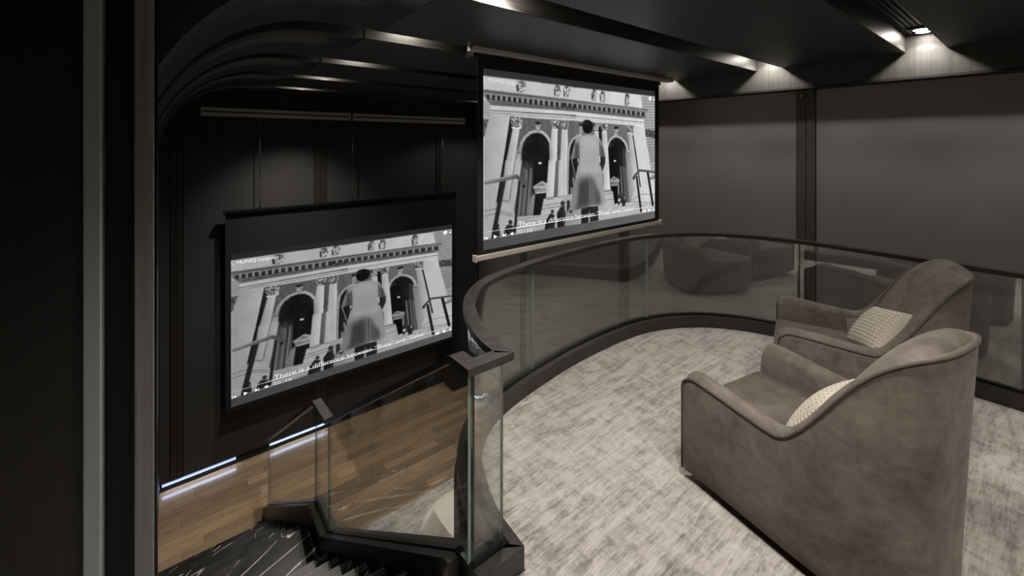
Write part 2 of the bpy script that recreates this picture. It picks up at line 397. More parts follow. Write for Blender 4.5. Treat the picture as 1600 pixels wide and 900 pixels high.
# ------------------------------------------------------------------ stairs
st = empty('staircase', (.33, 1.455, 0)); tag(st, 'black veined marble staircase descending from the mezzanine to the wood floor', 'staircase')
SX0, SX1 = XL + .002, .789
def step(name, ya, yb, z, zb, lines=2):
    o = box(name, SX0 - .33, SX1 - .33, ya - 1.455, yb - 1.455, zb, z, 'marble', st, .003, 1)
    for q in range(lines):      # anti-slip lines along the nosing
        g_ = box('groove_line', SX0 - .32, SX1 - .34, yb - 1.455 - .022 - q * .016, yb - 1.455 - .018 - q * .016, z, z + .0012, 'alu', o)
        g_.data.materials.clear(); g_.data.materials.append(M['groove'])
M['groove'] = mat('groove_line_glint', (.15, .142, .13), .35)  # light caught by the nosing grooves, put into a pale colour
r1, r2 = 1.155 / 7, (2.53 - 1.155) / 8
for i in range(1, 7): step('step', 1.455 + .2385 * (i - 1), 1.455 + .2385 * i + .018, -r1 * i, -r1 * i - .19)
step('landing', 1.455 + .2385 * 6, 3.40, -1.155, -1.36, 0)
for j in range(1, 8): step('step', 3.40 + .255 * (j - 1) - .018, 3.40 + .255 * j, -1.155 - r2 * j, max(FZ + .013, -1.155 - r2 * j - .2), 0)

# ------------------------------------------------------------------ balustrades
def joint_index(x, y): return min(range(len(PLAN)), key=lambda i: (PLAN[i][0] - x) ** 2 + (PLAN[i][1] - y) ** 2)
ba = empty('curved_balustrade', (1.0, 1.31, 0)); tag(ba, 'curved glass balustrade with dark timber handrail edging the carpeted mezzanine', 'balustrade')
def rel(path, o): return [(p[0] - o.location.x, p[1] - o.location.y, p[2] - o.location.z) for p in path]
sweep('curb', rel(mz_path, ba), .12, .0, .11, 'curb', ba)
sweep('glass_channel', rel(mz_path, ba), .03, .11, .118, 'blackmetal', ba)
hp = [(.85, 1.405, RAILZ), (.85, 1.31, RAILZ)] + [(p[0], p[1], RAILZ) for p in mz_path[1:]]
sweep('handrail', rel(hp, ba), .062, -.03, 0, 'rail', ba)
js = [0] + [joint_index(*q) for q in ((1.93, 2.19), (3.26, 2.21), (4.09, 1.30), (4.12, .1), (4.12, -1.2))] + [len(PLAN) - 1]
for a, b in zip(js[:-1], js[1:]):
    pth = [Vector((p[0], p[1], 0)) for p in PLAN[a:b + 1]]
    d = (pth[1] - pth[0]).normalized(); pth[0] = pth[0] + d * (.004 if a else .014)
    d = (pth[-1] - pth[-2]).normalized(); pth[-1] = pth[-1] - d * .004
    sweep('glass_pane', rel(pth, ba), .014, .116, RAILZ - .031, 'glass', ba, edge='glassedge', smooth=False)
sweep('glass_pane', rel([(.862, 1.31, 0), (.992, 1.31, 0)], ba), .014, .116, RAILZ - .031, 'glass', ba, edge='glassedge')
sb = empty('stair_balustrade', (.85, 1.375, 0)); tag(sb, 'stepped glass balustrade with sloping black handrail beside the marble stairs', 'balustrade')
cpath = [(.85, 1.372, .11), (.85, 1.40, .11), (.85, 3.11, -1.04), (.85, 3.447, -1.05), (.85, 5.49, -2.43)]
sweep('curb', rel(cpath, sb), .12, -.30, 0, 'curb', sb)
sweep('glass_channel', rel(cpath, sb), .03, 0, .008, 'blackmetal', sb)
rpath = [(.85, 1.4055, RAILZ), (.85, 1.42, RAILZ - .005), (.85, 3.10, -.25), (.85, 3.435, -.275), (.85, 5.48, -1.665)]
sweep('handrail', rel(rpath, sb), .062, -.03, 0, 'rail', sb)
def lerp_z(path, y):
    for a, b in zip(path[:-1], path[1:]):
        if a[1] <= y <= b[1]: return a[2] + (b[2] - a[2]) * (y - a[1]) / (b[1] - a[1])
    return path[0][2] if y < path[0][1] else path[-1][2]
def stair_pane(ys):
    V = []
    for x in (-.007, .007):
        V += [(.85 + x, yv, lerp_z(cpath, yv) + .006) for yv in ys] + [(.85 + x, yv, lerp_z(rpath, yv) - .031) for yv in ys]
    n = len(ys); F, mi = [], []
    for i in range(n - 1):
        F += [(i, i + 1, n + i + 1, n + i), (2 * n + i, 2 * n + i + 1, 3 * n + i + 1, 3 * n + i), (n + i, n + i + 1, 3 * n + i + 1, 3 * n + i), (i, i + 1, 2 * n + i + 1, 2 * n + i)]; mi += [0, 0, 1, 1]
    F += [(0, n, 3 * n, 2 * n), (n - 1, 2 * n - 1, 4 * n - 1, 3 * n - 1)]; mi += [1, 1]
    mesh('glass_pane', rel(V, sb), F, ['glass', 'glassedge'], sb, False, mi)
stair_pane([1.318, 1.40, 1.42, 3.098]); stair_pane([3.105, 3.11, 3.43]); stair_pane([3.447, 5.47])
# ------------------------------------------------------------------ the projected film frame, painted as values on a grid
NX, NY, SSF = 460, 288, 2
PXW, PXH = NX * SSF, NY * SSF
def homography(src, dst):
    A = []
    for (x, y_), (u, v) in zip(src, dst): A += [[x, y_, 1, 0, 0, 0, -u * x, -u * y_, -u], [0, 0, 0, x, y_, 1, -v * x, -v * y_, -v]]
    return np.linalg.svd(np.array(A, float))[2][-1].reshape(3, 3)
HM = homography([(755.3, 106.3), (1022.5, 141.7), (1025, 341.2), (756, 392.3)], [(0, 0), (1, 0), (1, 1), (0, 1)])
def st_(p):
    q = HM @ np.array([p[0], p[1], 1.]); return q[0] / q[2], q[1] / q[2]
def A1(*pts): return [st_((740 + x / 6, 100 + y_ / 6)) for x, y_ in pts]
def A2(*pts): return [st_((880 + x / 6, 120 + y_ / 6)) for x, y_ in pts]
def A3(*pts): return [st_((740 + x / 5.294, 250 + y_ / 5.294)) for x, y_ in pts]
def A4(*pts): return [st_((880 + x / 6.43, 230 + y_ / 6.43)) for x, y_ in pts]
IM = np.full((PXH, PXW), .3)
rng = np.random.default_rng(3)
def vnoise(cells):
    g = rng.random((int(cells * .62) + 2, cells + 2)); yy_ = np.linspace(0, g.shape[0] - 1.001, PXH); xx_ = np.linspace(0, g.shape[1] - 1.001, PXW)
    yi, xi = yy_.astype(int), xx_.astype(int); fy, fx = (yy_ - yi)[:, None], (xx_ - xi)[None]
    return (g[yi][:, xi] * (1 - fx) + g[yi][:, xi + 1] * fx) * (1 - fy) + (g[yi + 1][:, xi] * (1 - fx) + g[yi + 1][:, xi + 1] * fx) * fy
N1, N2, N3 = vnoise(22), vnoise(90), vnoise(250)
def mask(poly):
    P = np.array(poly) * [PXW, PXH]; x0, y0 = np.maximum(np.floor(P.min(0)).astype(int), 0); x1, y1 = np.ceil(P.max(0)).astype(int) + 1
    x1, y1 = min(x1, PXW), min(y1, PXH)
    if x1 <= x0 or y1 <= y0: return None
    X, Y = np.meshgrid(np.arange(x0, x1) + .5, np.arange(y0, y1) + .5); ins = np.zeros(X.shape, bool)
    for (ax, ay), (bx_, by) in zip(P, np.roll(P, -1, 0)):
        if ay == by: continue
        c = ((ay > Y) != (by > Y)) & (X < (bx_ - ax) * (Y - ay) / (by - ay) + ax); ins ^= c
    return ins, slice(y0, y1), slice(x0, x1)
def blur1(a_, n):
    for ax in (0, 1):
        for _ in range(2):
            p = np.pad(a_, [(n, n) if k == ax else (0, 0) for k in (0, 1)], mode='edge'); c_ = np.cumsum(p, ax); z_ = np.zeros_like(np.take(c_, [0], ax))
            c_ = np.concatenate([z_, c_], ax); L_ = a_.shape[ax]
            a_ = (np.take(c_, range(2 * n + 1, 2 * n + 1 + L_), ax) - np.take(c_, range(0, L_), ax)) / (2 * n + 1)
    return a_
def soft(poly, a, n=10, clip=None, k=1.):
    """feathered patch blended into the picture, kept inside the outline clip"""
    F_ = np.zeros((PXH, PXW)); r_ = mask(poly); F_[r_[1], r_[2]] = r_[0]; F_ = blur1(F_, n) * k
    if clip is not None: C_ = np.zeros((PXH, PXW)); c_ = mask(clip); C_[c_[1], c_[2]] = c_[0]; F_ *= C_
    IM[:] = IM * (1 - F_) + (a + .03 * (N3 - .5)) * F_
def fill(poly, a, b=None, vert=False, tex=.06, mott=0):
    r_ = mask(poly)
    if r_ is None: return
    tex *= .7; mott *= .6
    ins, sy, sx = r_; h, w_ = ins.shape
    t = np.linspace(0, 1, h)[:, None] * np.ones((1, w_)) if vert else np.linspace(0, 1, w_)[None] * np.ones((h, 1))
    v = a + ((b if b is not None else a) - a) * t
    v = v + tex * (N1[sy, sx] - .5) * 1.2 + tex * (N3[sy, sx] - .5)
    if mott: v = v + mott * (np.where(N3[sy, sx] > .5, 1, -1) * .5 + (N2[sy, sx] - .5) * .6)
    IM[sy, sx][ins] = v[ins]
def line(A, p, q, wd_, val, v2=None, tex=.03):
    (x0, y0), (x1, y1) = p, q; L = math.hypot(x1 - x0, y1 - y0) or 1; nx, ny = -(y1 - y0) / L * wd_ / 2, (x1 - x0) / L * wd_ / 2
    fill(A((x0 + nx, y0 + ny), (x1 + nx, y1 + ny), (x1 - nx, y1 - ny), (x0 - nx, y0 - ny)), val, v2, tex=tex)
def ell(A, c, rx, ry, a, b=None, vert=False, tex=.05, mott=0, n=24, rot=0):
    fill(A(*[(c[0] + rx * math.cos(2 * math.pi * k / n) * math.cos(rot) - ry * math.sin(2 * math.pi * k / n) * math.sin(rot), c[1] + rx * math.cos(2 * math.pi * k / n) * math.sin(rot) + ry * math.sin(2 * math.pi * k / n) * math.cos(rot)) for k in range(n)]), a, b, vert, tex, mott)
# letter-box bars and the light stone ground
fill([(0, 0), (1, 0), (1, 1), (0, 1)], .20, .34, True, .02)
fill(A1((85, 108), (960, 214)) + A2((0, 85), (860, 180)) + A4((945, 640), (0, 795)) + A3((847, 555), (85, 662)), .66, .76, False, .05)
fill(A1((85, 108), (960, 214)) + A2((0, 85), (735, 168), (738, 290), (0, 200)) + A1((960, 332), (85, 235)), .70, .80, False, .07)
# brick wings
fill(A2((722, 165), (865, 181), (865, 900), (830, 880), (755, 430), (740, 290)), .62, .66)
for k in range(24): line(A2, (735 + k * 3, 195 + k * 26), (865, 205 + k * 25), 6, .40, tex=.15)
fill(A2((765, 488), (865, 496), (865, 575), (772, 555)), .30, .34, mott=.25)
fill(A1((95, 335), (170, 380), (160, 500), (95, 500)), .60, .64)
for k in range(6): line(A1, (95, 350 + k * 25), (165, 358 + k * 25), 5, .47)
fill(A1((95, 510), (150, 512), (120, 640), (95, 690)), .30, .4, mott=.2)
# cornice
fill(A1((95, 236), (960, 336)) + A2((0, 203), (792, 298), (760, 392), (0, 312)) + A1((960, 445), (165, 388), (115, 318), (95, 290)), .42, .46, mott=.06)
fill(A1((95, 237), (960, 337)) + A2((0, 204), (792, 299), (790, 312), (0, 224)) + A1((960, 360), (95, 268)), .36, .42)
line(A1, (95, 272), (960, 366), 8, .58); line(A2, (0, 229), (785, 318), 7, .55)
for k in range(17):
    x = 125 + k * 49.5; y_ = 283 + k * 5.4
    fill(A1((x, y_), (x + 33, y_ + 3), (x + 30, y_ + 52), (x + 2, y_ + 47)), .17, .26, tex=.1)
    fill(A1((x + 33, y_ + 3), (x + 47, y_ + 5), (x + 40, y_ + 42), (x + 31, y_ + 40)), .66, .6)
for k in range(17):
    x = 5 + k * 45.5; y_ = 240 + k * 5.4
    fill(A2((x, y_), (x + 30, y_ + 3), (x + 30, y_ + 42), (x + 2, y_ + 40)), .17, .26, tex=.1)
    fill(A2((x + 30, y_ + 3), (x + 43, y_ + 5), (x + 39, y_ + 36), (x + 30, y_ + 34)), .62, .56)
for k in range(60): line(A1, (180 + k * 13, 345 + k * 1.15), (182 + k * 13, 380 + k * 1.0), 5, .28)
for k in range(56): line(A2, (5 + k * 13, 285 + k * 1.45), (6 + k * 13, 310 + k * 1.35), 5, .28)
# frieze and architrave
fill(A1((165, 385), (960, 443)) + A2((0, 314), (758, 395), (752, 425), (0, 352)) + A1((960, 478), (155, 432)), .74, .82)
line(A1, (155, 432), (960, 480), 7, .2); line(A2, (0, 356), (752, 424), 5, .3)
fill(A1((155, 440), (960, 488)) + A2((0, 362), (752, 430), (750, 468), (660, 452), (0, 398)) + A1((960, 532), (345, 492), (155, 470)), .70, .86)
line(A1, (155, 458), (960, 505), 5, .4); line(A2, (0, 378), (745, 444), 4, .55)
# recessed wall behind the columns
fill(A1((345, 492), (960, 530)) + A2((0, 400), (660, 452), (700, 870)) + A4((690, 560), (60, 560)) + A3((560, 470), (250, 420), (225, 0)), .34, .46, mott=.05)
# left pilaster
fill(A1((155, 470), (345, 490), (283, 900)) + A3((250, 0), (190, 350), (95, 380), (95, 60)) + A1((105, 690)), .60, .72)
fill(A1((345, 492), (372, 590), (312, 900)) + A3((268, 0), (215, 330), (190, 360), (250, 0)) + A1((283, 900)), .10, .16)
# arches
def arch(A, pts_outer, pts_inner, foot):
    fill(A(*pts_outer), .66, .72); fill(A(*(pts_inner)), .10, .16, mott=.05)
fill(A1((425, 905), (425, 800), (440, 730), (475, 675), (525, 630), (590, 610), (650, 622), (690, 655), (722, 710), (722, 905)), .62, .72)
fill(A1((452, 905), (455, 800), (470, 735), (500, 685), (545, 650), (595, 640), (645, 650), (685, 690), (712, 740), (715, 905)), .17, .13, tex=.12)
fill(A2((413, 905), (415, 640), (430, 590), (460, 555), (497, 542), (545, 560), (585, 600), (608, 650), (612, 700), (660, 905)), .66, .72)
fill(A2((432, 905), (425, 650), (440, 605), (465, 575), (500, 562), (540, 580), (575, 620), (592, 665), (596, 720), (640, 905)), .16, .12, tex=.12)
fill(A2((40, 905), (45, 690), (58, 630), (85, 580), (125, 545), (170, 525), (200, 905)), .62, .68)
fill(A2((58, 905), (62, 700), (72, 640), (95, 595), (130, 565), (200, 905)), .14, .12)
fill(A1((405, 805), (447, 805), (445, 850), (410, 850)), .55, .7); line(A1, (408, 825), (447, 825), 7, .3)
fill(A2((588, 688), (625, 688), (628, 730), (592, 730)), .55, .7, mott=.2); line(A2, (590, 712), (628, 712), 6, .3)
# lower halves of the arches with doors
fill(A3((385, 0), (620, 0), (610, 300), (575, 470), (350, 480)), .16, .20)
soft(A3((385, 60), (500, 80), (490, 300), (520, 470), (350, 480)), .36, 12)
fill(A3((500, 0), (622, 0), (612, 240), (490, 270)), .12, .11)
for x, v in ((405, .5), (428, .28), (445, .45), (465, .22), (478, .5)): line(A3, (x, 60 if x > 410 else 140), (x - 30, 470), 9, v, v - .08)
ell(A3, (420, 110), 22, 60, .24, .4); ell(A3, (440, 40), 18, 36, .2, .3)
fill(A3((480, 300), (515, 280), (500, 462), (440, 470)), .44, .5)
fill(A3((495, 218), (570, 170), (612, 192), (612, 232), (500, 236)), .60, .66); fill(A3((520, 214), (568, 186), (605, 210)), .42, .46)
fill(A3((505, 238), (610, 232), (605, 268), (512, 280)), .48, .54); line(A3, (522, 270), (605, 264), 8, .75)
fill(A3((515, 280), (606, 272), (582, 450), (498, 462)), .10, .13)
fill(A3((540, 15), (566, 15), (566, 32), (540, 32)), .95)
fill(A4((452, 0), (625, 0), (680, 540), (520, 570), (470, 330)), .11, .30)
fill(A4((460, 0), (600, 0), (600, 300), (478, 300)), .09, .14)
for x, v in ((590, .45), (605, .2), (618, .4)): line(A4, (x - 10, 190), (x + 14, 500), 11, v)
fill(A4((625, 190), (650, 230), (672, 540), (645, 545)), .42, .34)
fill(A4((473, 325), (512, 288), (572, 325), (566, 345), (480, 345)), .56, .64); fill(A4((492, 324), (512, 304), (548, 324)), .36, .4)
fill(A4((480, 345), (566, 345), (570, 470), (555, 480), (552, 385), (486, 385)), .42, .5); line(A4, (485, 382), (548, 378), 7, .72)
fill(A4((486, 392), (550, 386), (560, 560), (524, 566)), .09, .12)
fill(A4((512, 126), (532, 126), (532, 142), (512, 142)), .98)
fill(A4((60, 150), (150, 150), (90, 560), (60, 560)), .14, .22); line(A4, (105, 300), (120, 420), 16, .5); fill(A4((80, 400), (110, 400), (100, 500), (75, 520)), .45)
# keystones
for A, c, w_ in ((A1, (606, 585), 26), (A2, (168, 480), 20), (A2, (497, 508), 20)):
    fill(A((c[0] - w_, c[1] - 40), (c[0] + w_, c[1] - 40), (c[0] + w_ * .7, c[1] + 45), (c[0] - w_ * .7, c[1] + 45)), .55, .62, mott=.2)
    ell(A, (c[0], c[1] - 34), w_ * 1.1, 15, .16, .2)
# piers between arch and columns, columns
fill(A1((410, 850), (445, 850), (440, 905), (398, 905)), .60, .72); fill(A3((345, 0), (405, 0), (385, 130), (330, 470), (285, 470), (300, 330)), .58, .70)
fill(A2((592, 730), (628, 730), (668, 905), (612, 905)), .56, .7); fill(A4((628, 60), (668, 60), (722, 430), (690, 540), (672, 540)), .52, .66)
def column(Ac, cap, As, sh, v=.74):
    fill(As(*sh), v - .12, v + .08, tex=.05)
    (x0, y0, x1, y1) = cap; fill(Ac((x0 - 3, y0), (x1 + 3, y0 + 6), (x1 - 6, y1), (x0 + 12, y1)), .46, .54, tex=.1, mott=.55)
    line(Ac, (x0 + 14, y1), (x1 - 8, y1 + 2), 10, .85)
fill(A1((784, 560), (830, 560), (826, 905), (784, 905)), .3, .42); fill(A3((680, 0), (712, 0), (700, 300), (668, 310)), .32, .46)
for yy_ in (800, 825): line(A1, (784, yy_), (826, yy_), 6, .2)
column(A1, (348, 488, 458, 596), A1, [(372, 596), (436, 600), (395, 905), (310, 905)], .70)
fill(A3((268, 0), (346, 0), (296, 335), (240, 328)), .58, .74)
column(A1, (726, 515, 802, 608), A1, [(734, 608), (790, 608), (784, 905), (711, 905)], .76)
fill(A3((624, 0), (682, 0), (668, 300), (604, 312)), .66, .80)
column(A1, (816, 520, 892, 614), A1, [(828, 614), (882, 614), (874, 905), (815, 905)], .78)
fill(A3((712, 0), (792, 0), (786, 292), (700, 302)), .68, .82); line(A3, (790, 0), (778, 460), 10, .3)
fill(A2((0, 490), (42, 492), (48, 905), (0, 905)), .66, .82)
fill(A4((0, 0), (62, 0), (58, 470), (0, 480)), .68, .8); line(A4, (52, 0), (48, 560), 12, .5)
column(A2, (280, 428, 342, 512), A2, [(290, 514), (332, 514), (345, 905), (290, 905)], .76)
fill(A2((333, 460), (358, 460), (380, 905), (345, 905)), .12, .16)
column(A2, (352, 434, 416, 512), A2, [(364, 514), (410, 514), (436, 905), (372, 905)], .76)
fill(A4((395, 0), (452, 0), (480, 425), (418, 432)), .66, .82)
column(A2, (590, 446, 660, 524), A2, [(606, 526), (652, 526), (702, 905), (654, 905)], .74)
fill(A4((662, 0), (712, 0), (775, 410), (722, 440)), .62, .78)
# right pilaster
fill(A2((660, 452), (756, 470), (832, 905), (704, 905), (655, 560)), .76, .80)
fill(A4((725, 0), (850, 0), (930, 420), (935, 590), (800, 620), (690, 560), (722, 440), (785, 400)), .74, .80)
line(A2, (655, 545), (706, 880), 10, .14); line(A4, (722, 0), (782, 400), 12, .2)
for k in range(11): line(A4, (855 + k * 3.2, 14 + k * 26), (935, 10 + k * 26), 5, .48)
fill(A4((870, 300), (935, 275), (935, 310), (880, 330)), .5)
# bases, plinths and steps
fill(A3((95, 380), (190, 355), (240, 330), (296, 340), (330, 380), (350, 470), (560, 455), (585, 320), (790, 290), (847, 330), (847, 600), (95, 700)), .62, .70)
for p, q in (((95, 420), (230, 395)), ((95, 465), (225, 430)), ((225, 420), (335, 450)), ((225, 440), (335, 468)), ((575, 378), (785, 345)), ((570, 405), (785, 372)), ((240, 335), (296, 348)), ((610, 325), (668, 318)), ((700, 306), (786, 296))): line(A3, p, q, 6, .4)
for k in range(6): line(A3, (350, 495 + k * 26), (847, 430 + k * 26), 5, .50)
fill(A4((0, 480), (80, 470), (430, 445), (505, 440), (528, 600), (700, 545), (935, 590), (940, 645), (0, 800)), .62, .74)
for p, q in (((425, 440), (490, 432)), ((425, 468), (505, 460)), ((428, 530), (520, 518)), ((690, 530), (785, 480)), ((785, 470), (930, 470)), ((700, 545), (935, 560))): line(A4, p, q, 5, .42)
for k in range(4): line(A4, (530, 600 + k * 28), (935, 560 + k * 28), 4, .55)
# attic sculptures
for A, x0, y0, x1, y1 in ((A1, 400, 158, 495, 268), (A1, 752, 195, 818, 302), (A1, 836, 202, 906, 308), (A2, 0, 84, 66, 190), (A2, 260, 116, 316, 226), (A2, 338, 130, 392, 236), (A2, 572, 152, 622, 272)):
    if A is A2 and x0 == 0: continue
    w_, h_ = x1 - x0, y1 - y0
    fill(A((x0 + .2 * w_, y0), (x0 + .8 * w_, y0 + .03 * h_), (x1, y0 + .4 * h_), (x0 + .85 * w_, y1), (x0 + .05 * w_, y1 - .02 * h_), (x0, y0 + .4 * h_)), .50, .56, tex=.1, mott=.5)
    ell(A, (x0 + .5 * w_, y0 + .13 * h_), .2 * w_, .12 * h_, .25, .4)
    line(A, (x0 + .15 * w_, y0 + .95 * h_), (x0 + .8 * w_, y0 + .55 * h_), .16 * w_, .75); line(A, (x0 + .1 * w_, y0 + .35 * h_), (x0 + .2 * w_, y0 + .9 * h_), .12 * w_, .15)
# distant people on the steps
def walker(A, hx, hy, hr, body, v=.12):
    fill(A(*body), v, v + .08); ell(A, (hx, hy), hr, hr * 1.25, v + .06)
walker(A3, 657, 425, 13, [(640, 440), (672, 450), (684, 500), (676, 560), (672, 590), (590, 600), (605, 500)])
walker(A3, 742, 358, 17, [(725, 385), (755, 390), (770, 440), (766, 550), (700, 570), (695, 440)])
walker(A3, 790, 355, 15, [(776, 375), (806, 380), (806, 440), (795, 480), (776, 470)])
walker(A3, 815, 430, 14, [(800, 440), (835, 445), (838, 500), (800, 500)], .3)
walker(A3, 205, 545, 14, [(185, 560), (220, 565), (228, 630), (150, 660), (160, 590)])
walker(A3, 310, 515, 16, [(285, 535), (330, 540), (350, 610), (255, 625), (265, 570)])
walker(A4, 570, 482, 11, [(556, 495), (582, 500), (584, 560), (560, 590)], .16); fill(A4((558, 515), (582, 515), (580, 545), (560, 545)), .75)
walker(A4, 614, 475, 12, [(596, 488), (630, 492), (634, 585), (600, 595)], .13); fill(A4((616, 495), (630, 495), (628, 520), (616, 520)), .6)
walker(A4, 58, 552, 18, [(42, 575), (78, 580), (75, 640), (45, 640)], .16)
walker(A4, 8, 560, 16, [(0, 580), (22, 590), (22, 660), (0, 665)], .16)
# street handrails
line(A3, (255, 165), (175, 600), 36, .14, .2); line(A3, (385, 165), (345, 600), 22, .14, .2)
fill(A3((92, 172), (345, 115), (365, 120), (362, 148), (340, 155), (92, 205)), .44, .36, tex=.02); line(A3, (95, 178), (345, 122), 9, .6)
line(A3, (355, 128), (435, 200), 30, .32); ell(A3, (420, 215), 14, 14, .14)
line(A4, (742, 285), (792, 650), 20, .16); line(A4, (853, 245), (912, 595), 22, .16)
line(A4, (768, 228), (940, 250), 22, .28, .35); line(A4, (772, 226), (712, 300), 20, .28); ell(A4, (714, 310), 11, 14, .14)
# trousers, coat, head
fill(A4((185, 600), (360, 590), (362, 735), (278, 750), (272, 620), (262, 760), (188, 770)), .14, .2)
fill(A4((70, 610), (190, 620), (180, 760), (20, 790), (30, 680)), .5, .6)
fill(A4((60, 640), (110, 630), (85, 670)), .2)
coat_r = A2((200, 535), (268, 530)) + A2((345, 575), (372, 640), (398, 742), (398, 800), (372, 885)) + A4((398, 250), (402, 290), (416, 400), (430, 562), (388, 586), (300, 580)) + A4((272, 600), (130, 632), (82, 628), (76, 600), (92, 515), (125, 330), (128, 285), (100, 195), (80, 105)) + A2((72, 765), (90, 690), (112, 600), (125, 560))
fill(coat_r, .55, .60, tex=.03)
soft(A2((160, 545), (315, 555), (340, 640), (340, 900), (160, 900)), .66, 12, coat_r)
soft(A4((170, 0), (350, 0), (365, 150), (300, 240), (180, 200)), .62, 14, coat_r)
soft(A4((150, 330), (240, 300), (285, 290), (284, 600), (110, 640), (120, 500)), .27, 14, coat_r)
soft(A4((90, 520), (120, 420), (160, 300), (150, 560), (100, 640)), .50, 8, coat_r)
soft(A4((296, 300), (330, 330), (370, 470), (375, 580), (298, 590)), .36, 9, coat_r)
soft(A4((320, 280), (372, 300), (420, 470), (432, 560), (395, 540)), .58, 8, coat_r)
soft(A4((340, 400), (372, 470), (385, 560), (350, 560)), .30, 7, coat_r)
line(A4, (284, 300), (286, 590), 4, .55); line(A4, (291, 300), (294, 580), 6, .2)
soft(A2((118, 600), (150, 640), (150, 780), (80, 775), (92, 690)), .30, 6, coat_r); soft(A2((100, 640), (116, 650), (104, 760), (84, 765)), .50, 3, coat_r)
arm_l = A2((80, 770), (145, 755), (150, 830)) + A4((158, 150), (132, 278), (124, 280), (100, 195))
fill(arm_l, .12, .18); line(A4, (86, 108), (124, 278), 6, .62); fill(A4((148, 110), (156, 110), (158, 150), (150, 150)), .8)
line(A2, (148, 600), (152, 820), 5, .25); line(A2, (342, 600), (348, 830), 5, .22)
soft(A2((350, 610), (376, 650), (396, 760), (350, 760)), .30, 5, coat_r); fill(A2((345, 750), (398, 745), (398, 800), (372, 885), (354, 830)), .15, .22)
fill(A2((340, 740), (348, 735), (352, 790), (344, 800)), .8)
fill(A2((196, 520), (262, 520), (272, 545), (230, 534), (188, 548)), .45)
ell(A2, (230, 468), 50, 62, .09, .12, tex=.05); ell(A2, (222, 425), 40, 26, .16, .1, tex=.08); ell(A2, (262, 440), 18, 24, .12)
soft(A1((455, 905), (455, 800), (520, 700), (640, 680), (712, 800), (712, 905)), .10, 16, k=.6)
bar_ = A3((80, 663)) + A4((950, 639)) + [(1.01, 1.01), (-.01, 1.01)]
fill(bar_, .30, .40, tex=.02)
line(A3, (345, 0), (302, 330), 5, .36); line(A1, (436, 605), (396, 900), 5, .36)
IM = blur1(IM, 1); IM = .5 + (IM - .5) * 1.16 + .045; IM = np.clip(IM, .04, .97)
IM = IM.reshape(NY, SSF, NX, SSF).mean((1, 3)) * .94
# soft projector vignette is left out; convert to linear light
LIN = np.where(IM <= .04045, IM / 12.92, ((IM + .055) / 1.055) ** 2.4)
GAIN = 1.0
m = M['picture'] = bpy.data.materials.new('projected_film_frame'); m.use_nodes = True; m.node_tree.nodes.clear()
at = nd(m, 'ShaderNodeAttribute', attribute_name='film'); em = nd(m, 'ShaderNodeEmission'); out = nd(m, 'ShaderNodeOutputMaterial')
ln(m, at.outputs['Color'], em.inputs[0]); em.inputs[1].default_value = GAIN; ln(m, em.outputs[0], out.inputs[0])
m = M['picture_dim'] = M['picture'].copy(); m.name = 'projected_film_frame_dimmer_projector'
for n in m.node_tree.nodes:
    if n.type == 'EMISSION': n.inputs[1].default_value = .74
M['caption'] = mat('caption_white', (.8, .8, .8), .5, emis=(.86, .86, .86), es=1)
M['captiongrey'] = mat('caption_grey', (.5, .5, .5), .5, emis=(.42, .42, .42), es=1)
def film_mesh():
    xs = (np.arange(NX) / (NX - 1)); zs = 1 - np.arange(NY) / (NY - 1)
    X, Z = np.meshgrid(xs, zs); V = np.stack([X, np.zeros_like(X), Z], -1).reshape(-1, 3)
    me = bpy.data.meshes.new('film_frame'); nq = (NX - 1) * (NY - 1)
    i = (np.arange(NY - 1)[:, None] * NX + np.arange(NX - 1)[None]).ravel()
    Q = np.stack([i, i + NX, i + NX + 1, i + 1], -1).ravel()
    me.vertices.add(NX * NY); me.vertices.foreach_set('co', V.ravel()); me.loops.add(nq * 4); me.loops.foreach_set('vertex_index', Q)
    me.polygons.add(nq); me.polygons.foreach_set('loop_start', np.arange(nq) * 4); me.update(calc_edges=True)
    a = me.attributes.new('film', 'FLOAT_COLOR', 'POINT'); c = np.ones((NX * NY, 4), np.float32); g = LIN.ravel()
    c[:, 0] = g; c[:, 1] = g * 1.0; c[:, 2] = g * 1.005; a.data.foreach_set('color', c.ravel())
    me.materials.append(M['picture']); return me
FILM = film_mesh()
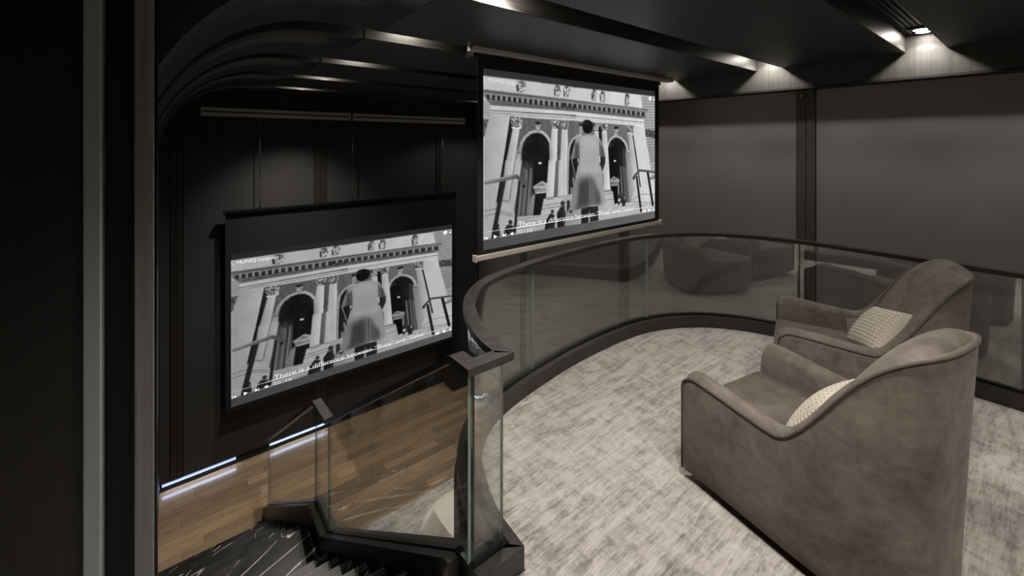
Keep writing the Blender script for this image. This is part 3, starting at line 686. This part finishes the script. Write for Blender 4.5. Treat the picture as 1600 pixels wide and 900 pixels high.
# lettering: curves of the built-in font turned into flat meshes in screen units (0..1 by 0..1)
def text_mesh(body, p0, p1, cap, wt=.0):
    cu = bpy.data.curves.new('lettering', 'FONT'); cu.body = body; cu.size = 1; cu.offset = -.012
    o = bpy.data.objects.new('lettering', cu); COL.objects.link(o); dg = bpy.context.evaluated_depsgraph_get(); dg.update()
    me = bpy.data.meshes.new_from_object(o.evaluated_get(dg)); bpy.data.objects.remove(o); 
    xs = [v.co.x for v in me.vertices]; x0, x1 = min(xs), max(xs)
    for v in me.vertices:
        t = (v.co.x - x0) / (x1 - x0); s = p0[0] + (p1[0] - p0[0]) * t; b = p0[1] + (p1[1] - p0[1]) * t
        v.co = (s, 0, 1 - b + v.co.y / .72 * cap)
    me.materials.clear(); me.materials.append(M['caption']); 
    # one mesh for each word
    gap = .17 * (p1[0] - p0[0]) / (x1 - x0); cuts = []; end = -9
    for lo, hi in sorted((min(me.vertices[q].co.x for q in p.vertices), max(me.vertices[q].co.x for q in p.vertices)) for p in me.polygons):
        if end > -9 and lo - end > gap: cuts.append((lo + end) / 2)
        end = max(end, hi)
    outm = []
    for lo, hi in zip([-9] + cuts, cuts + [9]):
        ids = [v.index for v in me.vertices if lo < v.co.x < hi]; mp_ = {q: n for n, q in enumerate(ids)}
        w_ = bpy.data.meshes.new('lettering'); w_.from_pydata([me.vertices[q].co[:] for q in ids], [], [tuple(mp_[q] for q in p.vertices) for p in me.polygons if p.vertices[0] in mp_])
        w_.materials.append(M['caption']); outm.append(w_)
    return outm
def flat_mesh(polys, key='caption'):
    V, F = [], []
    for p in polys: F.append(tuple(range(len(V), len(V) + len(p)))); V += [(s, 0, 1 - t) for s, t in p]
    me = bpy.data.meshes.new('icon'); me.from_pydata(V, [], F); me.materials.append(M[key]); return me
T_title = text_mesh('MUNIQ Langsuan', A1((137, 162))[0], A1((446, 196))[0], .022)
T_sub = text_mesh('There is a difference between \u201cPrice\u201d and \u201cValue\u201d', A3((374, 562))[0], A4((735, 632))[0], .034)
T_time = text_mesh('0:23 / 3:16', A3((370, 612))[0], A3((487, 596))[0], .020)
def ico(A, pts): return [A(*q) for q in pts]
I_prev = flat_mesh(ico(A3, [[(92, 642), (97, 641), (97, 664), (92, 665)], [(98, 653), (118, 638), (118, 662)]]))
I_play = flat_mesh(ico(A3, [[(170, 622), (198, 636), (170, 655)]]))
I_next = flat_mesh(ico(A3, [[(246, 612), (266, 624), (246, 640)], [(267, 609), (272, 608), (272, 636), (267, 637)]]))
I_vol = flat_mesh(ico(A3, [[(308, 608), (318, 606), (328, 597), (328, 626), (318, 619), (308, 620)], [(331, 606), (336, 605), (336, 616), (331, 617)]]))
I_bar = flat_mesh(ico(A3, [[(97, 602), (320, 570), (320, 566), (97, 598)]]), 'captiongrey')
I_bar2 = flat_mesh([A3((318, 571)) + A4((932, 592), (932, 588)) + A3((318, 567))])
I_cc = flat_mesh(ico(A4, [[(806, 640), (818, 634), (836, 628), (836, 652), (806, 656)]])); I_gear = flat_mesh([A4(*[(873 + 12 * math.cos(k * .5236), 633 + 15 * math.sin(k * .5236)) for k in range(12)])])
I_full = flat_mesh(ico(A4, [[(912, 620), (928, 617), (928, 624), (912, 627)], [(912, 632), (928, 629), (928, 636), (912, 639)]]))
I_clock = flat_mesh([A2(*[(810 + 13 * math.cos(k * .5236), 200 + 21 * math.sin(k * .5236)) for k in range(12)])])
I_arrow = flat_mesh(ico(A2, [[(836, 208), (850, 196), (852, 214), (842, 220)]]))
I_list = flat_mesh(ico(A1, [[(92, 116), (102, 117), (102, 122), (92, 121)], [(92, 135), (102, 136), (102, 141), (92, 140)], [(96, 150), (106, 154), (98, 164)]]))
def film(parent, x0, x1, z0, z1, yv, dim=False):
    def put(name, me, dy):
        o = bpy.data.objects.new(name, me); COL.objects.link(o); o.parent = parent
        o.location = (x0, yv - dy, z0); o.scale = (x1 - x0, 1, z1 - z0); return o
    pic = put('projected_picture', FILM, 0)
    if dim: pic.material_slots[0].link = 'OBJECT'; pic.material_slots[0].material = M['picture_dim']
    pic['label'] = 'black and white film frame of a man in a long coat before a columned facade'
    for nm, ms in (('title_word', T_title), ('subtitle_word', T_sub), ('time_code', T_time)):
        for me in ms: put(nm, me, .0022)
    for me in (I_prev, I_play, I_next, I_vol, I_cc, I_gear, I_full, I_clock, I_arrow, I_list): put('player_icon', me, .0022)
    put('progress_track', I_bar, .0015); put('progress_track', I_bar2, .0016)

# ------------------------------------------------------------------ upper projection screen, hung from the beam edge
us = empty('projection_screen', (2.80, 2.51, .82))
tag(us, 'pull down projection screen hanging from the ceiling beam just beyond the mezzanine rail', 'projection screen')
def R_(x, y_, z): return x - 2.80, y_ - 2.51, z - .82
def ubox(name, x0, x1, y0, y1, z0, z1, mt, bev=0, seg=2): return box(name, x0 - 2.80, x1 - 2.80, y0 - 2.51, y1 - 2.51, z0 - .82, z1 - .82, mt, us, bev, seg)
ubox('fabric', 1.685, 3.935, 2.508, 2.512, .86, 2.29, 'screenblack')
ubox('roller_case', 1.665, 4.02, 2.535, 2.63, CZ - .06, CZ + .06, 'black', .01)
ubox('ceiling_flange', 1.615, 4.12, 2.455, 2.53, CZ - .030, CZ - .001, 'paint', .002)
wbar = ubox('weight_bar', 1.665, 3.955, 2.492, 2.528, .823, .862, 'champagne', .008)
for xa in (1.655, 3.950): ubox('end_cap', xa, xa + .016, 2.488, 2.532, .818, .868, 'champagne', .004)
film(us, 1.733 - 2.80, 3.859 - 2.80, .892 - .82, 2.189 - .82, -.0035)

# ------------------------------------------------------------------ lower projection screen before the back wall
ls = empty('projection_screen', (2.2, 6.5, -1.8)); tag(ls, 'large projection screen with wide black border hung on cables before the back wall', 'projection screen')
def lbox(name, x0, x1, y0, y1, z0, z1, mt, bev=0): return box(name, x0 - 2.2, x1 - 2.2, y0 - 6.5, y1 - 6.5, z0 + 1.8, z1 + 1.8, mt, ls, bev)
lbox('fabric', .525, 3.90, 6.502, 6.508, -1.78, .76, 'screenblack')
lbox('top_bar', .50, 3.915, 6.47, 6.53, .755, .80, 'blackmetal', .012)
lbox('bottom_bar', .50, 3.915, 6.485, 6.525, -1.805, -1.765, 'blackmetal', .008)
film(ls, .586 - 2.2, 3.825 - 2.2, -1.718 + 1.8, .242 + 1.8, -.002, True)
for px_ in (.905, 2.115, 3.645):
    tube('cable', [(px_ - 2.2, 0, .80 + 1.8), (px_ - 2.2, 0, 2.0 + 1.8)], .005, 'cable', ls, 6)
    lbox('cable_clamp', px_ - .02, px_ + .02, 6.49, 6.51, .795, .815, 'blackmetal', .003)
M['tracks'] = mat('grey_track', (.6, .58, .55), .5)
for xa, xb in ((.27, 2.07), (2.11, 4.06)):
    h_ = lbox('track_cover', xa, xb, 6.44, 6.52, 2.0, 2.105, 'tracks', .004)
    o = box('track_slot', xa + .02 - 2.2, xb - .02 - 2.2, -.062, -.0595, 2.045 + 1.8, 2.062 + 1.8, 'black', h_)
# LED strips at the foot of the back wall
for xa, xb, lab in ((-.11, .66, 'glowing blue white led strip at the wall foot beside the dark column'), (1.02, 1.74, 'glowing blue white led strip at the wall foot seen through the stair glass')):
    r = empty('led_strip', ((xa + xb) / 2, YB - .02, FZ + .058)); tag(r, lab, 'led strip', 'led strips along the back wall'); h = (xb - xa) / 2
    box('profile', -h, h, -.006, .010, 0, .006, 'blackmetal', r); box('diffuser', -h + .01, h - .01, -.004, .008, .006, .034, 'led', r, .003)
    L = bpy.data.lights.new('led_glow', 'AREA'); L.shape = 'RECTANGLE'; L.size = 2 * h - .02; L.size_y = .02; L.energy = .8; L.color = (.55, .68, 1)
    o = bpy.data.objects.new('led_glow', L); COL.objects.link(o); o.location = ((xa + xb) / 2, YB - .034, FZ + .085); o.rotation_euler = (R(-38), 0, 0)

# ------------------------------------------------------------------ armchairs
CW, CD = .70, .85
def smooth01(t): t = max(0, min(1, t)); return t * t * (3 - 2 * t)
def make_chair():
    root = empty('armchair')
    ys = [0, .004, .012, .024, .04, .058, .08, .13, .19, .26, .32, .36, .39, .42, .45, .48]
    nq, Y0 = 22, .50
    def quarter(a, b, n, k):
        th = math.pi / 2 * k / nq
        return a * max(0, math.cos(th)) ** (2 / n), -Y0 - b * max(0, math.sin(th)) ** (2 / n)
    secs, rows = [], []
    for kind, v in [('s', y_) for y_ in ys] + [('q', k) for k in range(0, nq + 1)]:
        if kind == 's': o = (CW / 2, -v); it = (CW / 2 - .082, -v); ib = (CW / 2 - .095, -v); d = v; fl_ = 0
        else:
            o = quarter(CW / 2, CD - Y0, 2.7, v); w_ = .082 - .060 * smooth01(v / nq * 2.2); it = quarter(CW / 2 - w_, CD - Y0 - w_, 2.7, v); ib = it; d = 1; fl_ = smooth01(v / nq * 1.3)
        yb = -o[1]
        zt = .497 + .036 * (1 - smooth01(yb / .5)) + .45 * smooth01((yb - .43) / (CD - .43)) 
        if kind == 'q' and v == nq: zt += 0
        if kind == 's' and d < .065: r_ = .065; zt -= r_ - math.sqrt(max(0, r_ * r_ - (r_ - d) ** 2))
        n_ = Vector((o[0] / (CW / 2) * .5, (o[1] + Y0) / (CD - Y0) if kind == 'q' else 0)) * fl_
        sx = 1 if kind == 's' else o[0] / (CW / 2); sec = []
        for fr in (0, .04, .2, .4, .6, .8, .95):
            bulge = .012 * math.sin(math.pi * min(1, fr)) + (-.008 if fr == 0 else 0)
            e = n_ * (.045 * fr ** 1.3)
            sec.append((o[0] + e.x + bulge * sx * (1 if d > .03 else .3), o[1] + e.y, .06 + (zt - .06) * fr))
        e = n_ * .045
        ot = Vector((o[0] + e.x, o[1] + e.y)); itp = Vector((it[0] + e.x, it[1] + e.y))
        for k in range(0, 6):
            t = k / 5; h_ = (math.sin(math.pi * t) * .018 - (.012 if k in (0, 5) else 0)) * (1 if kind == 's' else max(.25, w_ / .082))
            p = ot.lerp(itp, t); sec.append((p.x, p.y, zt + h_))
        if kind == 's': low = .33
        else: low = max(.33, zt - .16)
        for fr in (.85, .6, .35, .1):
            p = Vector(ib).lerp(itp, fr) if kind == 's' else itp; z = low + (zt - low) * fr; sec.append((p.x, p.y, z))
        sec.append((ib[0], ib[1], low - .03) if kind == 's' else (itp.x, itp.y, low - .03))
        secs.append(sec)
        if d > .37: md = ot.lerp(itp, .45 if kind == 'q' else .8); rows.append((md.x, md.y, zt, 0 if kind == 's' else v))
    m_ = len(secs[0]); left = [[(-x, y_, z) for x, y_, z in q] for q in secs]
    allsecs = left + [q for q in reversed(secs[:-1])]
    V = [p for q in allsecs for p in q]; F = []
    for i in range(len(allsecs) - 1):
        for k in range(m_ - 1): F.append((i * m_ + k, i * m_ + k + 1, (i + 1) * m_ + k + 1, (i + 1) * m_ + k))
    nA = len(allsecs); F += [tuple(range(m_)), tuple((nA - 1) * m_ + k for k in range(m_))]
    sh = mesh('shell', V, F, 'velvet', root, True)
    sh.modifiers.new('round', 'SUBSURF').levels = 1; sh.modifiers['round'].render_levels = 1
    # reclined inner back, a padded panel stretched between the two rims
    V, F = [], []; NJ = 16
    for (x, y_, z, k) in rows:
        t = k / nq; dip = .10 * (1 - smooth01((-y_ - .37) / .40)) + .006
        q_ = min(1, max(0, (y_ - rows[0][1]) / (rows[-1][1] - rows[0][1])))
        for j in range(-NJ, NJ + 1):
            u = j / NJ; f = abs(u) ** 3.2
            V.append((x * u, y_ - .0 * (1 - f), z - .004 - dip * (1 - f) + .07 * 2.6 * q_ * math.sqrt(max(0, 1 - q_)) * (1 - abs(u) ** 2.6)))
    nj = 2 * NJ + 1
    for i in range(len(rows) - 1):
        for j in range(nj - 1): F.append((i * nj + j, i * nj + j + 1, (i + 1) * nj + j + 1, (i + 1) * nj + j))
    mesh('backrest', V, F, 'velvet', root, True)
    rim = [q[7] for q in left] + [q[7] for q in reversed(secs[:-1])]
    pts = [(-CW / 2 - .001, .004, z) for z in (.065, .2, .33, .44)] + [(x * 1.004, y_ + (.004 if i < 3 or i > len(rim) - 4 else 0), z + .001) for i, (x, y_, z) in enumerate(rim)] + [(CW / 2 + .001, .004, z) for z in (.44, .33, .2, .065)]
    tube('piping', pts, .0058, 'piping', root, 6)
    # seat cushion with crowned top and rounded front
    bm = bmesh.new(); bmesh.ops.create_cube(bm, size=1)
    x1, y0, y1, z0, z1 = CW / 2 - .088, -.60, .012, .07, .395
    for v in bm.verts: v.co = Vector((v.co.x * 2 * x1, (y0 + y1) / 2 + v.co.y * (y1 - y0), (z0 + z1) / 2 + v.co.z * (z1 - z0)))
    bmesh.ops.subdivide_edges(bm, edges=bm.edges[:], cuts=5, use_grid_fill=True)
    for v in bm.verts:
        u = v.co.x / x1; w_ = (v.co.y - (y0 + y1) / 2) / ((y1 - y0) / 2); q = (v.co.z - z0) / (z1 - z0)
        if q > .99: v.co.z += .022 * (1 - u ** 4) * (1 - abs(w_) ** 4)
        if w_ > .99: v.co.y += .018 * math.sin(math.pi * min(1, q * 1.05)) * (1 - u ** 4)
    be = [e for e in bm.edges if len(e.link_faces) == 2 and e.calc_face_angle(0) > .8]
    bmesh.ops.bevel(bm, geom=be, offset=.03, segments=4, profile=.55, affect='EDGES')
    me = bpy.data.meshes.new('seat'); bm.to_mesh(me); bm.free(); link('seat', me, 'velvet_seat', root, True)
    box('plinth', -.25, .25, -.66, -.06, .024, .075, 'black', root, .006)
    for sx in (-1, 1):
        for yy_ in (-.07, -.68):
            x = sx * .25 if yy_ > -.1 else sx * .2
            box('foot', x - .02, x + .02, yy_ - .02, yy_ + .02, .016, .075, 'black', root, .003)
    return root
ch1 = make_chair(); ch1.location = (2.303, 1.05, 0); ch1.rotation_euler = (0, 0, R(-11))
tag(ch1, 'taupe velvet armchair with dark piping nearest the camera, seen from its side', 'armchair', 'velvet armchairs on the mezzanine')
ch2 = copy_tree(ch1); ch2.location = (3.18, 1.13, 0); ch2.rotation_euler = (0, 0, R(20))
tag(ch2, 'taupe velvet armchair beside the glass balustrade, showing its whole reclined backrest', 'armchair', 'velvet armchairs on the mezzanine')

# knitted lumbar cushions
def cushion_mesh(name, a, b, T, material, knit=True, nx=150, ny=96, wr=0):
    V = []; F = []
    for side in (1, -1):
        for j in range(ny + 1):
            for i in range(nx + 1):
                u, v = -1 + 2 * i / nx, -1 + 2 * j / ny
                x = a * u * (1 - .09 * (1 - v * v)); z = b * v * (1 - .11 * (1 - u * u))
                t = T * ((1 - u * u) ** .5 * (1 - v * v) ** .5) ** .8
                if knit:
                    cw, rh = .034, .021
                    cxn = (x / cw); col = math.floor(cxn); fx = cxn - col - .5
                    row = (z / rh + abs(fx) * 1.6) % 1.0
                    hgt = (math.sin(math.pi * row) ** .7) * (1 - (2 * abs(abs(fx) - .25) * 2) ** 2 * .55) * min(1, abs(fx) * 9 + .25)
                    t += .012 * hgt * min(1, t / (.3 * T))
                if wr: t += wr * math.sin(9 * x / a + 4 * z / b) * math.sin(5 * z / b + 1) * min(1, t / (.5 * T))
                V.append((x, side * t, z))
    N = (nx + 1) * (ny + 1)
    for s in (0, 1):
        for j in range(ny):
            for i in range(nx):
                q = s * N + j * (nx + 1) + i; f = (q, q + 1, q + nx + 2, q + nx + 1); F.append(f if s == 0 else f[::-1])
    me = bpy.data.meshes.new(name); me.from_pydata(V, [], F); bm = bmesh.new(); bm.from_mesh(me); bmesh.ops.remove_doubles(bm, verts=bm.verts, dist=.0004); bmesh.ops.recalc_face_normals(bm, faces=bm.faces); bm.to_mesh(me); bm.free()
    me.materials.append(M[material]); me.polygons.foreach_set('use_smooth', [True] * len(me.polygons)); return me
kn = cushion_mesh('knit_cushion', .235, .15, .075, 'knit')
def place(name, me, chair, loc, rot, label, cat, group=None):
    o = bpy.data.objects.new(name, me); COL.objects.link(o)
    W = Matrix.Translation(chair.location) @ Matrix.Rotation(chair.rotation_euler.z, 4, 'Z') if chair else Matrix.Identity(4)
    L = Matrix.Translation(loc) @ Matrix.Rotation(R(rot[2]), 4, 'Z') @ Matrix.Rotation(R(rot[0]), 4, 'X') @ Matrix.Rotation(R(rot[1]), 4, 'Y')
    o.matrix_world = W @ L; tag(o, label, cat, group); return o
place('knit_cushion', kn, ch1, (-.06, -.53, .545), (38, 0, 0), 'cream knitted cushion half hidden by the arm of the nearest armchair', 'cushion', 'knitted cushions on the armchairs')
place('knit_cushion', kn, ch2, (-.07, -.51, .54), (36, 18, 0), 'cream knitted cushion leaning on the backrest of the armchair beside the balustrade', 'cushion', 'knitted cushions on the armchairs')

# ------------------------------------------------------------------ lower floor: rug, pouf, cushion, subwoofer
rug = box('rug', 1.25, 4.1, 2.6, 4.615, FZ + .0125, FZ + .026, 'rug', None, .004); tag(rug, 'pale grey distressed rug on the lower wood floor under the cream pouf', 'rug')
def superpouf():
    bm = bmesh.new(); bmesh.ops.create_uvsphere(bm, u_segments=40, v_segments=20, radius=1)
    for v in bm.verts:
        x, y_, z = v.co; r_ = math.hypot(x, y_)
        f = (abs(r_) ** 3.4 + abs(z) ** 3.4) ** (-1 / 3.4); v.co = Vector((x * f * .46, y_ * f * .40, z * f * .16))
    me = bpy.data.meshes.new('pouf_body'); bm.to_mesh(me); bm.free(); return me
pf = empty('pouf', (2.37, 3.78, FZ + .026)); tag(pf, 'low rounded cream pouf on the lower rug seen through the stair glass', 'pouf')
o = link('body', superpouf(), 'cream', pf, True); o.location = (0, 0, .185)
ring = [(.461 * math.cos(2 * math.pi * k / 40), .401 * math.sin(2 * math.pi * k / 40), .185) for k in range(41)]
tube('seam', ring, .005, 'cream', pf, 6); box('base', -.3, .3, -.27, .27, 0, .04, 'black', pf, .01)
gc = cushion_mesh('square_cushion', .29, .29, .08, 'greycushion', False, 40, 40, .008)
place('square_cushion', gc, None, (1.838, 3.44, FZ + .365), (-36, 45, -27), 'greige square floor cushion standing on its corner before the cream pouf', 'cushion')
sw = empty('subwoofer', (3.83, 6.38, FZ + .0125)); tag(sw, 'black box subwoofer on the wood floor in the far corner below the screen', 'speaker')
box('cabinet', -.15, .25, -.14, .14, .02, .5, 'black', sw, .008); box('front_grille', -.135, .235, -.152, -.14, .05, .47, 'screenblack', sw, .004)
for sx in (-.11, .21):
    for sy in (-.10, .10): box('foot', sx - .02, sx + .02, sy - .02, sy + .02, 0, .022, 'black', sw)
